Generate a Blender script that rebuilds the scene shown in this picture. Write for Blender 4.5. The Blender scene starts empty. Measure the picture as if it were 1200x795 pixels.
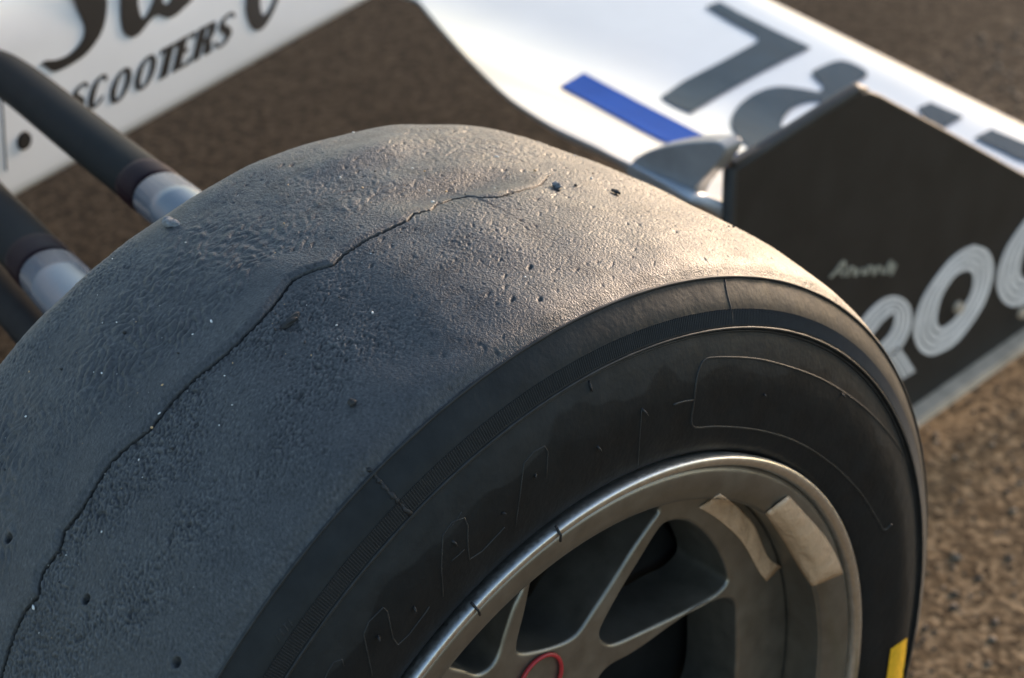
import bpy, bmesh, math
import numpy as np
from mathutils import Matrix, Vector
from mathutils.geometry import delaunay_2d_cdt

# ------------------------------------------------------------------ camera
# world: X = outboard (right side of the car), Y = forward, Z = up; axle along X
W, H, F = 1200.0, 795.0, 2400.0            # photograph size and focal length in its pixels
ZC = 0.2732                                # height of the axle above the ground
_a, _b = .8305, .3663
_ctr = np.array([.0408, .2204, .9095])
_n = np.array([math.cos(_b)*math.sin(_a), math.sin(_b), -math.cos(_b)*math.cos(_a)])
_t = math.atan2(_n[1], -_n[2])
_up = np.array([0, -math.cos(_t), -math.sin(_t)])
ROT = np.stack([_n, np.cross(_up, _n), _up])
CAM = np.array([0, 0, ZC]) - ROT @ _ctr

sc = bpy.context.scene
col = sc.collection
cd = bpy.data.cameras.new('camera')
cam = bpy.data.objects.new('camera', cd)
col.objects.link(cam)
sc.camera = cam
cd.sensor_width = 36.0
cd.lens = F/W*36.0
cd.clip_start = .01
cd.clip_end = 500
_r, _d, _f = ROT[:, 0], ROT[:, 1], ROT[:, 2]
cam.matrix_world = Matrix(((_r[0], -_d[0], -_f[0], CAM[0]), (_r[1], -_d[1], -_f[1], CAM[1]),
                           (_r[2], -_d[2], -_f[2], CAM[2]), (0, 0, 0, 1)))
cd.dof.use_dof = True
cd.dof.focus_distance = .80
cd.dof.aperture_fstop = 12.0
cd.dof.aperture_blades = 9

# ------------------------------------------------------------------ light
SUN_EL, SUN_AZ = math.radians(13), math.radians(-9)     # azimuth from +Y towards +X
world = bpy.data.worlds.new('World')
sc.world = world
world.use_nodes = True
wn = world.node_tree.nodes
bg = wn['Background']
sky = wn.new('ShaderNodeTexSky')
sky.sky_type = 'NISHITA'
sky.sun_disc = False
sky.sun_elevation = SUN_EL
sky.sun_rotation = SUN_AZ
sky.air_density = 1.0
sky.dust_density = 1.0
world.node_tree.links.new(sky.outputs[0], bg.inputs[0])
bg.inputs[1].default_value = .15
sl = bpy.data.lights.new('sun', 'SUN')
sl.energy = 2.9
sl.angle = math.radians(12)
sl.color = (1.0, .75, .57)
so = bpy.data.objects.new('sun', sl)
col.objects.link(so)
sd = Vector((math.cos(SUN_EL)*math.sin(SUN_AZ), math.cos(SUN_EL)*math.cos(SUN_AZ), math.sin(SUN_EL)))
so.rotation_euler = sd.to_track_quat('Z', 'Y').to_euler()
so.location = sd*6
vs = sc.view_settings
vs.view_transform = 'Standard'
vs.look = 'None'
vs.exposure = 1.25
vs.gamma = 1.0
vs.use_curve_mapping = False

# ------------------------------------------------------------------ rays: a point of a traced outline -> a point on a real surface
def ray(px, py):
    return ROT @ np.array([(px-W/2)/F, (py-H/2)/F, 1.0])

def on_x(px, py, x):
    d = ray(px, py)
    return CAM + d*((x-CAM[0])/d[0])

def on_y(px, py, y):
    d = ray(px, py)
    return CAM + d*((y-CAM[1])/d[1])

def on_plane(px, py, p0, nrm):
    d = ray(px, py)
    nrm = np.array(nrm, float)
    return CAM + d*(((np.array(p0)-CAM) @ nrm)/(d @ nrm))

# ------------------------------------------------------------------ helpers
def link(name, me, mats, parent=None, kind=None):
    o = bpy.data.objects.new(name, me)
    col.objects.link(o)
    for m in (mats if isinstance(mats, (list, tuple)) else [mats]):
        if m.name not in [q.name for q in me.materials]:
            me.materials.append(m)
    if parent:
        o.parent = parent
        o.matrix_parent_inverse = Matrix.Translation(-wloc(parent))
    if kind:
        o['kind'] = kind
    return o

def wloc(o):
    return Vector(o.get('_at', (0, 0, 0)))

def smooth(me):
    me.polygons.foreach_set('use_smooth', np.ones(len(me.polygons), bool))

def np_mesh(name, V, Fc, sm=True, midx=None):
    """V (n,3), Fc (m,4) or (m,3)"""
    V = np.asarray(V, np.float32)
    Fc = np.asarray(Fc, np.int32)
    me = bpy.data.meshes.new(name)
    k = Fc.shape[1]
    me.vertices.add(len(V))
    me.vertices.foreach_set('co', V.ravel())
    me.loops.add(Fc.size)
    me.loops.foreach_set('vertex_index', Fc.ravel())
    me.polygons.add(len(Fc))
    me.polygons.foreach_set('loop_start', np.arange(0, Fc.size, k, dtype=np.int32))
    me.polygons.foreach_set('loop_total', np.full(len(Fc), k, np.int32))
    if midx is not None:
        me.polygons.foreach_set('material_index', np.asarray(midx, np.int32))
    me.update(calc_edges=True)
    me.validate()
    if sm:
        smooth(me)
    return me

def grid_faces(nr, nc, wrap=False):
    i = np.arange(nr-1)[:, None]
    j = np.arange(nc if wrap else nc-1)[None, :]
    j2 = (j+1) % nc
    return np.stack([i*nc+j, i*nc+j2, (i+1)*nc+j2, (i+1)*nc+j], -1).reshape(-1, 4)

def bm_mesh(name, bm, sm=False):
    bmesh.ops.recalc_face_normals(bm, faces=bm.faces)
    me = bpy.data.meshes.new(name)
    bm.to_mesh(me)
    bm.free()
    if sm:
        smooth(me)
    return me

def lathe(name, prof, n=256, closed=False):
    P = np.array(prof, float)
    th = np.linspace(0, 2*np.pi, n, endpoint=False)
    V = np.empty((len(P), n, 3))
    V[..., 0] = P[:, 0, None]
    V[..., 1] = -P[:, 1, None]*np.sin(th)
    V[..., 2] = ZC + P[:, 1, None]*np.cos(th)
    Fc = grid_faces(len(P), n, True)
    if closed:
        j = np.arange(n)
        j2 = (j+1) % n
        b = (len(P)-1)*n
        Fc = np.concatenate([Fc, np.stack([b+j, b+j2, j2, j], -1)])
    return np_mesh(name, V.reshape(-1, 3), Fc)

def tube(name, pts, rad, sides=8, flat=1.0, cap=True):
    """tube along points; rad scalar or list"""
    pts = [np.array(q, float) for q in pts]
    n = len(pts)
    rad = [rad]*n if np.isscalar(rad) else rad
    bm = bmesh.new()
    rings = []
    u = None
    for i, q in enumerate(pts):
        tn = pts[min(i+1, n-1)]-pts[max(i-1, 0)]
        tn = tn/(np.linalg.norm(tn)+1e-12)
        if u is None:
            ref = np.array([0, 0, 1.0]) if abs(tn[2]) < .9 else np.array([1.0, 0, 0])
            u = ref-tn*(ref @ tn)
        u = u-tn*(u @ tn)
        u /= np.linalg.norm(u)+1e-12
        v = np.cross(tn, u)
        rings.append([bm.verts.new(q+rad[i]*(flat*u*math.cos(k*2*math.pi/sides)+v*math.sin(k*2*math.pi/sides))) for k in range(sides)])
    for a, b in zip(rings, rings[1:]):
        for k in range(sides):
            bm.faces.new((a[k], a[(k+1) % sides], b[(k+1) % sides], b[k]))
    if cap:
        bm.faces.new(rings[0])
        bm.faces.new(rings[-1])
    return bm_mesh(name, bm, True)

def catmull(pts, m=8):
    P = np.array(pts, float)
    P = np.vstack([2*P[0]-P[1], P, 2*P[-1]-P[-2]])
    out = []
    for i in range(1, len(P)-2):
        for k in range(m):
            t = k/m
            a, b, c, d = P[i-1:i+3]
            out.append(.5*((2*b)+(-a+c)*t+(2*a-5*b+4*c-d)*t*t+(-a+3*b-3*c+d)*t**3))
    out.append(P[-2])
    return np.array(out)

def decal(name, loops, surf, mat, parent, thick=.0006, cuts=0, off=.0008, nrm=None):
    """flat print: outline loops in picture units (outer, holes...) laid on a surface, with a real film thickness"""
    bm = bmesh.new()
    es = []
    for lp in loops:
        vs_ = [bm.verts.new((q[0], q[1], 0)) for q in lp]
        es += [bm.edges.new((vs_[i], vs_[(i+1) % len(vs_)])) for i in range(len(vs_))]
    bmesh.ops.triangle_fill(bm, use_beauty=True, use_dissolve=False, edges=es)
    if cuts:
        bmesh.ops.subdivide_edges(bm, edges=bm.edges[:], cuts=cuts, use_grid_fill=True)
    top = {}
    for v in bm.verts:
        top[v] = surf(v.co.x, v.co.y)
    for v, q in top.items():
        v.co = Vector(q)
    N = Vector(nrm).normalized()
    geo = bmesh.ops.extrude_face_region(bm, geom=bm.faces[:])
    newv = [g for g in geo['geom'] if isinstance(g, bmesh.types.BMVert)]
    ns = set(newv)
    for v in bm.verts:
        v.co += N*(off if v in ns else off-thick)
    return link(name, bm_mesh(name, bm), mat, parent)

def band(path, w0, w1):
    """closed outline between two offsets of an open 2d path"""
    P = np.array(path, float)
    T = np.gradient(P, axis=0)
    T /= np.linalg.norm(T, axis=1)[:, None]+1e-9
    N = np.stack([-T[:, 1], T[:, 0]], 1)
    return np.vstack([P+N*w0, (P+N*w1)[::-1]])

def box_mesh(name, lo, hi, bev=0):
    bm = bmesh.new()
    bmesh.ops.create_cube(bm, size=1)
    lo, hi = np.array(lo), np.array(hi)
    for v in bm.verts:
        v.co = Vector((lo+hi)/2+np.array(v.co)*(hi-lo))
    if bev:
        bmesh.ops.bevel(bm, geom=bm.edges[:], offset=bev, segments=2, affect='EDGES')
    return bm_mesh(name, bm)

# ------------------------------------------------------------------ noise
_rng = np.random.default_rng(7)
_G = _rng.uniform(0, 2*np.pi, (256, 256))
_GX, _GY = np.cos(_G), np.sin(_G)

def perlin(x, y, s=0):
    x = x+s*37.31
    y = y+s*17.77
    xi = np.floor(x).astype(int)
    yi = np.floor(y).astype(int)
    xf, yf = x-xi, y-yi
    u, v = xf*xf*xf*(xf*(xf*6-15)+10), yf*yf*yf*(yf*(yf*6-15)+10)
    def g(a, b):
        ia, ib = (xi+a) & 255, (yi+b) & 255
        return _GX[ia, ib]*(xf-a)+_GY[ia, ib]*(yf-b)
    a = g(0, 0)*(1-u)+g(1, 0)*u
    b = g(0, 1)*(1-u)+g(1, 1)*u
    return (a*(1-v)+b*v)*1.5

def sstep(a, b, x):
    t = np.clip((x-a)/(b-a), 0, 1)
    return t*t*(3-2*t)

# ------------------------------------------------------------------ materials
class Mat:
    def __init__(s, name, base=(.5, .5, .5), rough=.5, metal=0.0, spec=.5, coat=0.0):
        s.m = bpy.data.materials.new(name)
        s.m.use_nodes = True
        s.t = s.m.node_tree
        s.b = s.t.nodes['Principled BSDF']
        s.set('Base Color', (*base, 1))
        s.set('Roughness', rough)
        s.set('Metallic', metal)
        s.set('Specular IOR Level', spec)
        s.set('Coat Weight', coat)
        s.base = base
        s.pos = s.n('ShaderNodeNewGeometry').outputs['Position']
    def set(s, k, v):
        s.b.inputs[k].default_value = v
    def n(s, t, **kw):
        q = s.t.nodes.new(t)
        for k, v in kw.items():
            setattr(q, k, v)
        return q
    def L(s, a, b):
        s.t.links.new(a, b)
    def noise(s, scale, detail=4, rough=.6, vec=None):
        q = s.n('ShaderNodeTexNoise')
        q.inputs['Scale'].default_value = scale
        q.inputs['Detail'].default_value = detail
        q.inputs['Roughness'].default_value = rough
        s.L(vec or s.pos, q.inputs['Vector'])
        return q.outputs['Fac']
    def ramp(s, fac, stops):
        q = s.n('ShaderNodeValToRGB')
        e = q.color_ramp.elements
        while len(e) < len(stops):
            e.new(.5)
        for i, (p, c) in enumerate(stops):
            e[i].position = p
            e[i].color = (*c, 1) if len(c) == 3 else c
        s.L(fac, q.inputs[0])
        return q.outputs[0]
    def vary(s, scale, amt=.25, detail=5):
        lo = tuple(c*(1-amt) for c in s.base)
        hi = tuple(c*(1+amt) for c in s.base)
        o = s.ramp(s.noise(scale, detail), [(.3, lo), (.7, hi)])
        s.L(o, s.b.inputs['Base Color'])
        return o
    def rvary(s, scale, a, b):
        q = s.n('ShaderNodeMapRange')
        q.inputs['From Min'].default_value = .3
        q.inputs['From Max'].default_value = .7
        q.inputs['To Min'].default_value = a
        q.inputs['To Max'].default_value = b
        s.L(s.noise(scale, 5), q.inputs['Value'])
        s.L(q.outputs[0], s.b.inputs['Roughness'])
    def bump(s, facs, strength=1.0):
        """facs: list of (socket, distance)"""
        prev = None
        for f, d in facs:
            q = s.n('ShaderNodeBump')
            q.inputs['Strength'].default_value = strength
            q.inputs['Distance'].default_value = d
            s.L(f, q.inputs['Height'])
            if prev:
                s.L(prev, q.inputs['Normal'])
            prev = q.outputs[0]
        s.L(prev, s.b.inputs['Normal'])
    def math(s, op, a, b=None):
        q = s.n('ShaderNodeMath', operation=op)
        for i, v in enumerate((a, b)):
            if v is None:
                continue
            if isinstance(v, (int, float)):
                q.inputs[i].default_value = v
            else:
                s.L(v, q.inputs[i])
        return q.outputs[0]
    def mix(s, fac, a, b):
        q = s.n('ShaderNodeMix', data_type='RGBA')
        s.L(fac, q.inputs[0])
        for v, k in ((a, 6), (b, 7)):
            if isinstance(v, tuple):
                q.inputs[k].default_value = (*v, 1)
            else:
                s.L(v, q.inputs[k])
        return q.outputs[2]

# asphalt
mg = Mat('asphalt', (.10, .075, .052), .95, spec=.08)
c1 = mg.ramp(mg.noise(3, 6), [(.3, (.062, .043, .026)), (.7, (.090, .064, .039))])
vo = mg.n('ShaderNodeTexVoronoi')
vo.inputs['Scale'].default_value = 170
mg.L(mg.pos, vo.inputs['Vector'])
c2 = mg.ramp(vo.outputs['Color'], [(.15, (.034, .025, .017)), (.5, (.08, .06, .041)), (.9, (.19, .148, .105))])
cg = mg.mix(mg.ramp(mg.noise(60, 3), [(.30, (.3, .3, .3)), (.5, (1, 1, 1))]), c1, c2)
# car's shade painted dark under the nose, sunlit ground painted pale outside the wing
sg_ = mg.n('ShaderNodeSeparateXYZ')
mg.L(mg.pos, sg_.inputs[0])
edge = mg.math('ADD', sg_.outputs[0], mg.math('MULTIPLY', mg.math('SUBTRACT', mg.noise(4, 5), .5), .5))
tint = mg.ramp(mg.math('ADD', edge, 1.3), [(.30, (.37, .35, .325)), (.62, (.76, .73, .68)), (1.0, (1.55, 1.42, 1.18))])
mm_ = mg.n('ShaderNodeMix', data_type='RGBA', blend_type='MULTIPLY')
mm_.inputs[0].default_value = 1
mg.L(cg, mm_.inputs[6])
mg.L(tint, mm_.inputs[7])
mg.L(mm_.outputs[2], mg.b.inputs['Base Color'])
mg.bump([(vo.outputs['Distance'], .0006), (mg.noise(500, 4), .0003)])

mst = []
for i, c in enumerate([(.105, .079, .054), (.05, .038, .029), (.21, .165, .12), (.08, .064, .05)]):
    q = Mat('stone_%d' % i, c, .85)
    q.vary(300, .35)
    mst.append(q.m)

# tread rubber, worn matte
mt = Mat('tread_rubber', (.042, .044, .047), .5, spec=.6)
at = mt.n('ShaderNodeAttribute', attribute_name='wear')
d1 = mt.ramp(mt.math('ADD', at.outputs['Fac'], mt.math('MULTIPLY', mt.math('SUBTRACT', mt.noise(1100, 3, .6), .5), .35)),
             [(.18, (.015, .0155, .016)), (.42, (.036, .0375, .0385)), (.60, (.048, .0495, .0505)), (.85, (.085, .085, .085))])
d2 = mt.ramp(mt.noise(38, 6, .65), [(.3, (.78, .78, .79)), (.7, (1.15, 1.15, 1.14))])
q = mt.n('ShaderNodeMix', data_type='RGBA', blend_type='MULTIPLY')
q.inputs[0].default_value = 1
mt.L(d1, q.inputs[6])
mt.L(d2, q.inputs[7])
mt.L(q.outputs[2], mt.b.inputs['Base Color'])
mt.rvary(160, .40, .55)
mt.bump([(mt.noise(1100, 3, .6), .0005), (mt.noise(2600, 2), .00015)])

# sidewall rubber: black, with a dull dusty film that ends in an uneven tide line
mw = Mat('sidewall_rubber', (.016, .016, .016), .5, spec=.2)
sp = mw.n('ShaderNodeSeparateXYZ')
mw.L(mw.pos, sp.inputs[0])
zz = mw.math('SUBTRACT', sp.outputs[2], ZC)
rr = mw.math('SQRT', mw.math('ADD', mw.math('MULTIPLY', sp.outputs[1], sp.outputs[1]), mw.math('MULTIPLY', zz, zz)))
tide = mw.math('ADD', rr, mw.math('MULTIPLY', mw.math('SUBTRACT', mw.noise(26, 2, .5), .5), .035))
tm = mw.ramp(mw.math('MULTIPLY', mw.math('SUBTRACT', tide, .2235), 400.0), [(.2, (0, 0, 0)), (.8, (1, 1, 1))])
cl = mw.ramp(mw.noise(60, 5), [(.3, (.007, .0082, .009)), (.7, (.011, .0126, .0136))])
du = mw.ramp(mw.noise(90, 6), [(.3, (.013, .0145, .0152)), (.7, (.0215, .0235, .0242))])
mw.L(mw.mix(tm, cl, du), mw.b.inputs['Base Color'])
mw.rvary(70, .48, .64)
mw.bump([(mw.noise(500, 4), .00015), (mw.noise(60, 3), .0006)])

md = Mat('mould_line_rubber', (.027, .028, .028), .5, spec=.3)
md.vary(200, .3)
mpit = Mat('bare_rubber', (.012, .012, .013), .6)
mpit.vary(300, .3)
mye = Mat('yellow_mark', (.75, .42, .012), .55)
mye.vary(300, .2)
mye.bump([(mye.noise(900, 3), .0002)])

# wheel
mr = Mat('rim_paint', (.255, .238, .205), .40, metal=.85)
mr.vary(90, .14)
mr.rvary(45, .36, .5)
mr.bump([(mr.noise(1400, 2), .00006)])
mp = Mat('polished_lip', (.72, .70, .66), .28, metal=1.0)
mp.vary(260, .1)
mp.rvary(500, .32, .5)
mp.bump([(mp.noise(900, 4, .7), .00005)])
mdk = Mat('dark_casting', (.012, .012, .012), .7, spec=.2)
mdk.vary(60, .3)
mred = Mat('red_ring', (.42, .03, .035), .4)
mred.vary(200, .15)
mtape = Mat('cloth_tape', (.56, .37, .23), .38)
mtape.vary(150, .14)
mtape.bump([(mtape.noise(75, 4), .0028), (mtape.noise(900, 3), .0002)])

# bodywork
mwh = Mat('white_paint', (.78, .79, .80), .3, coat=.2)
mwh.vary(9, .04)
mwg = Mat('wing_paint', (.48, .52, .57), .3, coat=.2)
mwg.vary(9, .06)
mblk = Mat('black_print', (.012, .012, .013), .4)
mblk.vary(60, .2)
mgry = Mat('grey_print', (.027, .058, .088), .6, spec=.04)
mgry.vary(20, .12)
mblu = Mat('blue_print', (.004, .058, .31), .7, spec=.02)
mblu.vary(20, .12)
mend = Mat('endplate_black', (.013, .012, .011), .55)
mend.vary(30, .4)
mend.bump([(mend.noise(200, 4), .0002)])
msil = Mat('silver_print', (.88, .83, .79), .5)
msil.vary(60, .12)
mkic = Mat('skid_grey', (.62, .49, .36), .8, spec=.2)
mkic.vary(50, .25)
mbr = Mat('bracket_grey', (.30, .295, .285), .3)
mbr.vary(40, .15)
marm = Mat('arm_grey', (.016, .0175, .0175), .6, spec=.06)
marm.vary(40, .15)
mrefl = Mat('painted_reflection', (.10, .12, .15), .25)  # pale sky reflection on the arm ends, put into the colour
mrefl.vary(50, .06)
mfringe = Mat('painted_fringe', (.014, .006, .009), .5, spec=.06)  # dark fringe of that reflection, also painted
mfringe.vary(50, .2)
mscr = Mat('cream_print', (.42, .40, .32), .5)
mscr.vary(60, .2)
mgw = Mat('white_grit', (.75, .74, .70), .6)
mgw.vary(800, .2)
mgo = Mat('tan_grit', (.55, .36, .18), .6)
mgo.vary(800, .3)
mcr = Mat('crumb_grey', (.16, .165, .17), .7)
mcr.vary(600, .4)
mcd = Mat('crumb_dark', (.022, .021, .02), .7)
mcd.vary(600, .4)

# ------------------------------------------------------------------ ground
bm = bmesh.new()
bmesh.ops.create_grid(bm, x_segments=4, y_segments=4, size=60)
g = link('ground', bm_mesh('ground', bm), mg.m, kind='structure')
g['label'] = 'brown grey coarse asphalt under the racing car'

def pebbles():
    rng = np.random.default_rng(3)
    bm = bmesh.new()
    bmesh.ops.create_icosphere(bm, subdivisions=1, radius=1)
    base = np.array([v.co[:] for v in bm.verts])
    fcs = np.array([[v.index for v in f.verts] for f in bm.faces])
    bm.free()
    n = 9000
    x = rng.uniform(-.85, .35, n)
    y = rng.uniform(.1, 2.1, n)
    s = .0016*np.exp(rng.normal(0, .38, n))
    V = base[None]*(1+rng.normal(0, .16, (n, 12, 1)))
    V = V*(s[:, None]*np.stack([rng.uniform(.8, 1.4, n), rng.uniform(.7, 1.2, n), rng.uniform(.5, .8, n)], 1))[:, None, :]
    a = rng.uniform(0, 6.28, n)
    ca, sa = np.cos(a)[:, None], np.sin(a)[:, None]
    V = np.stack([V[..., 0]*ca-V[..., 1]*sa+x[:, None], V[..., 0]*sa+V[..., 1]*ca+y[:, None], V[..., 2]+.12*s[:, None]], -1)
    Fc = fcs[None]+12*np.arange(n)[:, None, None]
    me = np_mesh('gravel', V.reshape(-1, 3), Fc.reshape(-1, 3), False, np.repeat(rng.integers(0, 4, n), len(fcs)))
    o = link('gravel', me, mst, kind='stuff')
    o['label'] = 'loose stone chips of the coarse asphalt surface'
    o['category'] = 'gravel'
pebbles()

# ------------------------------------------------------------------ the car
car = bpy.data.objects.new('race_car', None)
col.objects.link(car)
car.location = (-.93, 0, 0)
car['_at'] = (-.93, 0, 0)
car['label'] = 'white open-wheel racing car with a worn slick front tyre'
car['category'] = 'racing car'

# --- tyre: profile (x, r) from the inner bead over the tread to the outer bead
TRX = np.array([-.2095, -.2065, -.198, -.18, -.155, -.125, -.095, -.065, -.04, -.025, -.0174])
TRR = np.array([.2542, .2615, .2681, .2709, .2727, .2727, .2713, .2693, .2661, .2628, .2572])
X1, R1 = -.0174, .2572
SIDE = catmull([(X1, R1), (-.0105, .2485), (-.0062, .2392)], 14)           # shoulder strip
WALL = catmull([(-.0082, .2386), (-.0040, .2290), (-.0012, .2160), (-.0014, .2020), (-.0024, .1910), (-.0040, .1850), (-.0085, .1815)], 8)
INNER = catmull([(-.20, .182), (-.212, .195), (-.2175, .215), (-.2165, .238), (-.2095, .2542)], 6)

_tc = catmull(np.stack([TRX, TRR], 1), 16)

def tread_r(x):
    return np.interp(x, _tc[:, 0], _tc[:, 1])

_sw = np.vstack([SIDE, WALL])[::-1]

def side_x(r):
    return np.interp(r, _sw[:, 1], _sw[:, 0])

def hit_tyre(px, py, rad=0.0):
    """first point of the tyre surface behind a point of the picture -> (theta, x, r)"""
    d = ray(px, py)
    t = np.linspace(.55, 1.25, 7000)
    P = CAM[None]+t[:, None]*d[None]
    r = np.hypot(P[:, 1], P[:, 2]-ZC)
    x = P[:, 0]
    ins = ((x <= X1) & (x > -.2095) & (r <= tread_r(x))) | ((x > X1-.002) & (r < R1) & (r > .1815) & (x <= side_x(r)))
    i = int(np.argmax(ins))
    if not ins[i]:
        i = int(np.argmin(np.abs(r-np.where(x < X1, tread_r(x), .25))))
    return math.atan2(-P[i, 1], P[i, 2]-ZC), x[i], r[i]

def tp(th, x, r):
    return np.array([x, -r*math.sin(th), ZC+r*math.cos(th)])

CRACK = [(-14, 840), (0, 793), (7, 767), (17, 737), (26, 719), (44.5, 697), (48, 672.5), (69, 641), (74, 622), (93, 600), (106, 578.5), (127, 544), (150, 521),
         (173, 504), (196, 473), (225, 444), (250, 425), (275, 404), (302, 379), (319, 360), (342, 329), (367, 318), (390, 311), (402, 299),
         (431, 281), (455, 269), (476, 259.5), (484, 251), (505, 245), (508.5, 237.6), (529, 228), (546, 227), (561, 232), (584, 233),
         (607, 226), (622, 220.6), (633, 215), (641, 205.5), (656, 200)]
ch = np.array([hit_tyre(*q)[:2] for q in CRACK])
ch = ch[np.argsort(ch[:, 0])]
HOLES = [hit_tyre(*q)[:2] for q in ((12, 632), (102, 703), (206, 776))]
DENT = hit_tyre(560, 213)[:2]
DENT2 = hit_tyre(505, 222)[:2]
RIDGE = hit_tyre(430, 178)[:2]

def build_tyre():
    thA, thB = math.radians(-84), math.radians(76)
    th_d = np.arange(thA, thB, .00050/.272)
    th_c = np.linspace(thB, thA+2*np.pi, 160, endpoint=False)
    th = np.concatenate([th_d, th_c])
    nc = len(th)
    dense = np.concatenate([np.ones(len(th_d)), np.zeros(len(th_c))])
    dense *= sstep(thA, thA+.05, th)*(1-sstep(thB-.05, thB, th))
    thw = (th+np.pi) % (2*np.pi)-np.pi
    # tear line position for every column
    xc = np.interp(thw, ch[:, 0], ch[:, 1])
    xc = xc+.0004*perlin(thw*80, thw*0)+.00025*perlin(thw*240, thw*0+3)
    th_end = ch[0, 0]
    amp = sstep(th_end-.0, th_end+.10, thw)*dense
    lipa = amp*(.35+.65*sstep(.0, .35, thw))
    nA, nB = 195, 205
    a = np.linspace(0, 1, nA)
    b = np.linspace(0, 1, nB)
    x0 = TRX[0]
    gap = .0004+.0014*amp*(.75+.5*perlin(thw*150, thw*0+7))
    Xa = x0+(xc-x0)[None]*(a[:, None]**.92)
    Xb = (xc+gap)[None]+(X1-.0002-xc-gap)[None]*(b[:, None]**1.06)
    X = np.vstack([Xa, (xc-.0003*amp)[None], (xc+.25*gap)[None], (xc+.7*gap)[None], Xb])
    nB += 3
    R = tread_r(X)
    TH = np.broadcast_to(th, X.shape)
    U = .272*np.broadcast_to(thw, X.shape)
    D = X-xc[None]
    inb = np.zeros(X.shape)
    inb[:nA] = 1
    dn = dense[None]
    # low undulation
    h = .0013*perlin(U*16, X*14, 1)+.0005*perlin(U*45, X*40, 2)
    # raised torn layer inboard of the tear
    lip = np.exp(-np.abs(D)/.012)
    h += inb*lipa*(.0004+.0013*lip*sstep(-.0003, .0035, -D))
    # dents near the crown
    def blob(c, su, sx, rot=0):
        du = (U-.272*c[0])
        dx = X-c[1]
        cu = du*math.cos(rot)+dx*math.sin(rot)
        cx = -du*math.sin(rot)+dx*math.cos(rot)
        return np.exp(-(cu/su)**2-(cx/sx)**2)
    h -= .0032*blob(DENT, .022, .010)+.0024*blob(DENT2, .02, .012)
    h += .0034*blob(RIDGE, .03, .012)
    # ripples on the inboard band
    wx = perlin(U*55, X*70, 5)
    wy = perlin(U*60, X*60, 6)
    ph = (U*190+X*70+.8*wx)
    sc_ = perlin(ph*.9, (X*270-U*90)+.8*wy, 8)
    scal = np.abs(sc_)
    zone = inb*sstep(.012, .022, -D)*(1-sstep(.055, .085, -D))
    patch = sstep(-.35, .35, perlin(U*22, X*26, 9))
    topw = sstep(.42, .1, thw)[None]
    h += dn*zone*(1-.62*topw)*(.35+.65*patch)*(.0013*(scal-.25)+.00015*perlin(U*330, X*420, 10))
    # grain: short pits drawn out along the wear direction, outboard
    gu, gx = U*.88+X*.48, -U*.48+X*.88
    g1 = perlin(gu*540, gx*860, 11)
    g2 = perlin(gu*900, gx*1050, 12)
    g3 = perlin(gu*140, gx*210, 13)
    g4 = perlin(U*1000, X*1000, 14)
    fade = 1-.72*sstep(-.062, -.028, X)
    rough = np.where(inb > 0, .20+.4*sstep(.03, .09, -D), 1.0)*fade
    rough = rough*(.40+.95*sstep(-.4, .4, perlin(U*24, X*30, 15)+.5*perlin(U*70, X*80, 17)))
    topw = sstep(.42, .1, thw)[None]                       # the crown is scuffed harder
    rough = rough*(1-.66*topw)
    rough = np.maximum(rough, .27*topw*(1-.5*sstep(-.05, -.025, X)))
    h += dn*rough*(.00032*g1+.00027*g2+.00010*g3+.00013*g4)
    pits = np.clip(perlin(gu*210, gx*420, 16)-.48, 0, 1)
    pa = np.maximum(rough, .75*topw*sstep(-.3, .4, perlin(U*40, X*50, 33)))
    h -= dn*pa*pits*.0020*(.7+.5*topw)
    wear = .5+(.5+.5*rough)*(.42*g1+.34*g2+.22*g4+.12*g3)-1.3*pits*pa-.25*zone*np.clip(.18-scal, 0, 1)*3
    soot = blob(DENT, .030, .011)*.8+blob(DENT2, .030, .014)*.5+.55*topw*sstep(.05, .5, perlin(U*55, X*95, 31))
    wear -= dn*soot*(.24+.45*sstep(-.3, .4, perlin(gu*300, gx*520, 32)))
    # wear gauge holes
    for (t0, xh) in HOLES:
        rr_ = np.hypot((U-.272*t0), (X-xh)*1.1)
        h -= dn*.0032*(1-sstep(.0012, .0021, rr_))
        h += dn*.0003*np.exp(-((rr_-.0028)/.0009)**2)
    # edges of the tread run out smoothly
    h *= sstep(0, .004, X1-X+.0006)*sstep(0, .006, X-x0)
    h[nA] -= .0014*amp
    h[nA+1] -= .0019*amp
    h[nA+2] -= .0016*amp
    Rt = R+h
    # sidewalls share the columns
    def rows(P):
        P = np.asarray(P)
        return np.repeat(P[:, 0:1], nc, 1), np.repeat(P[:, 1:2], nc, 1)
    XI, RI = rows(INNER[:-1])
    XS, RS = rows(SIDE)
    XW, RW = rows(WALL)
    XX = np.vstack([XI, X, XS, XW])
    RR = np.vstack([RI, Rt, RS, RW])
    nr = len(XX)
    V = np.stack([XX, -RR*np.sin(th), ZC+RR*np.cos(th)], -1)
    Fc = grid_faces(nr, nc, True)
    mi = np.ones((nr-1, nc), int)
    mi[len(XI)-1:len(XI)+nA+nB-1] = 0
    me = np_mesh('tyre', V.reshape(-1, 3), Fc, True, mi.ravel())
    wv = np.full((nr, nc), .5, np.float32)
    wv[len(XI):len(XI)+len(X)] = wear
    wv[len(XI)+nA:len(XI)+nA+3] = .2
    me.attributes.new('wear', 'FLOAT', 'POINT').data.foreach_set('value', np.clip(wv, 0, 1).ravel())
    return link('tyre', me, [mt.m, mw.m], car)

tyre = build_tyre()
tyre['label'] = 'black slick tyre with worn torn tread'

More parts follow.
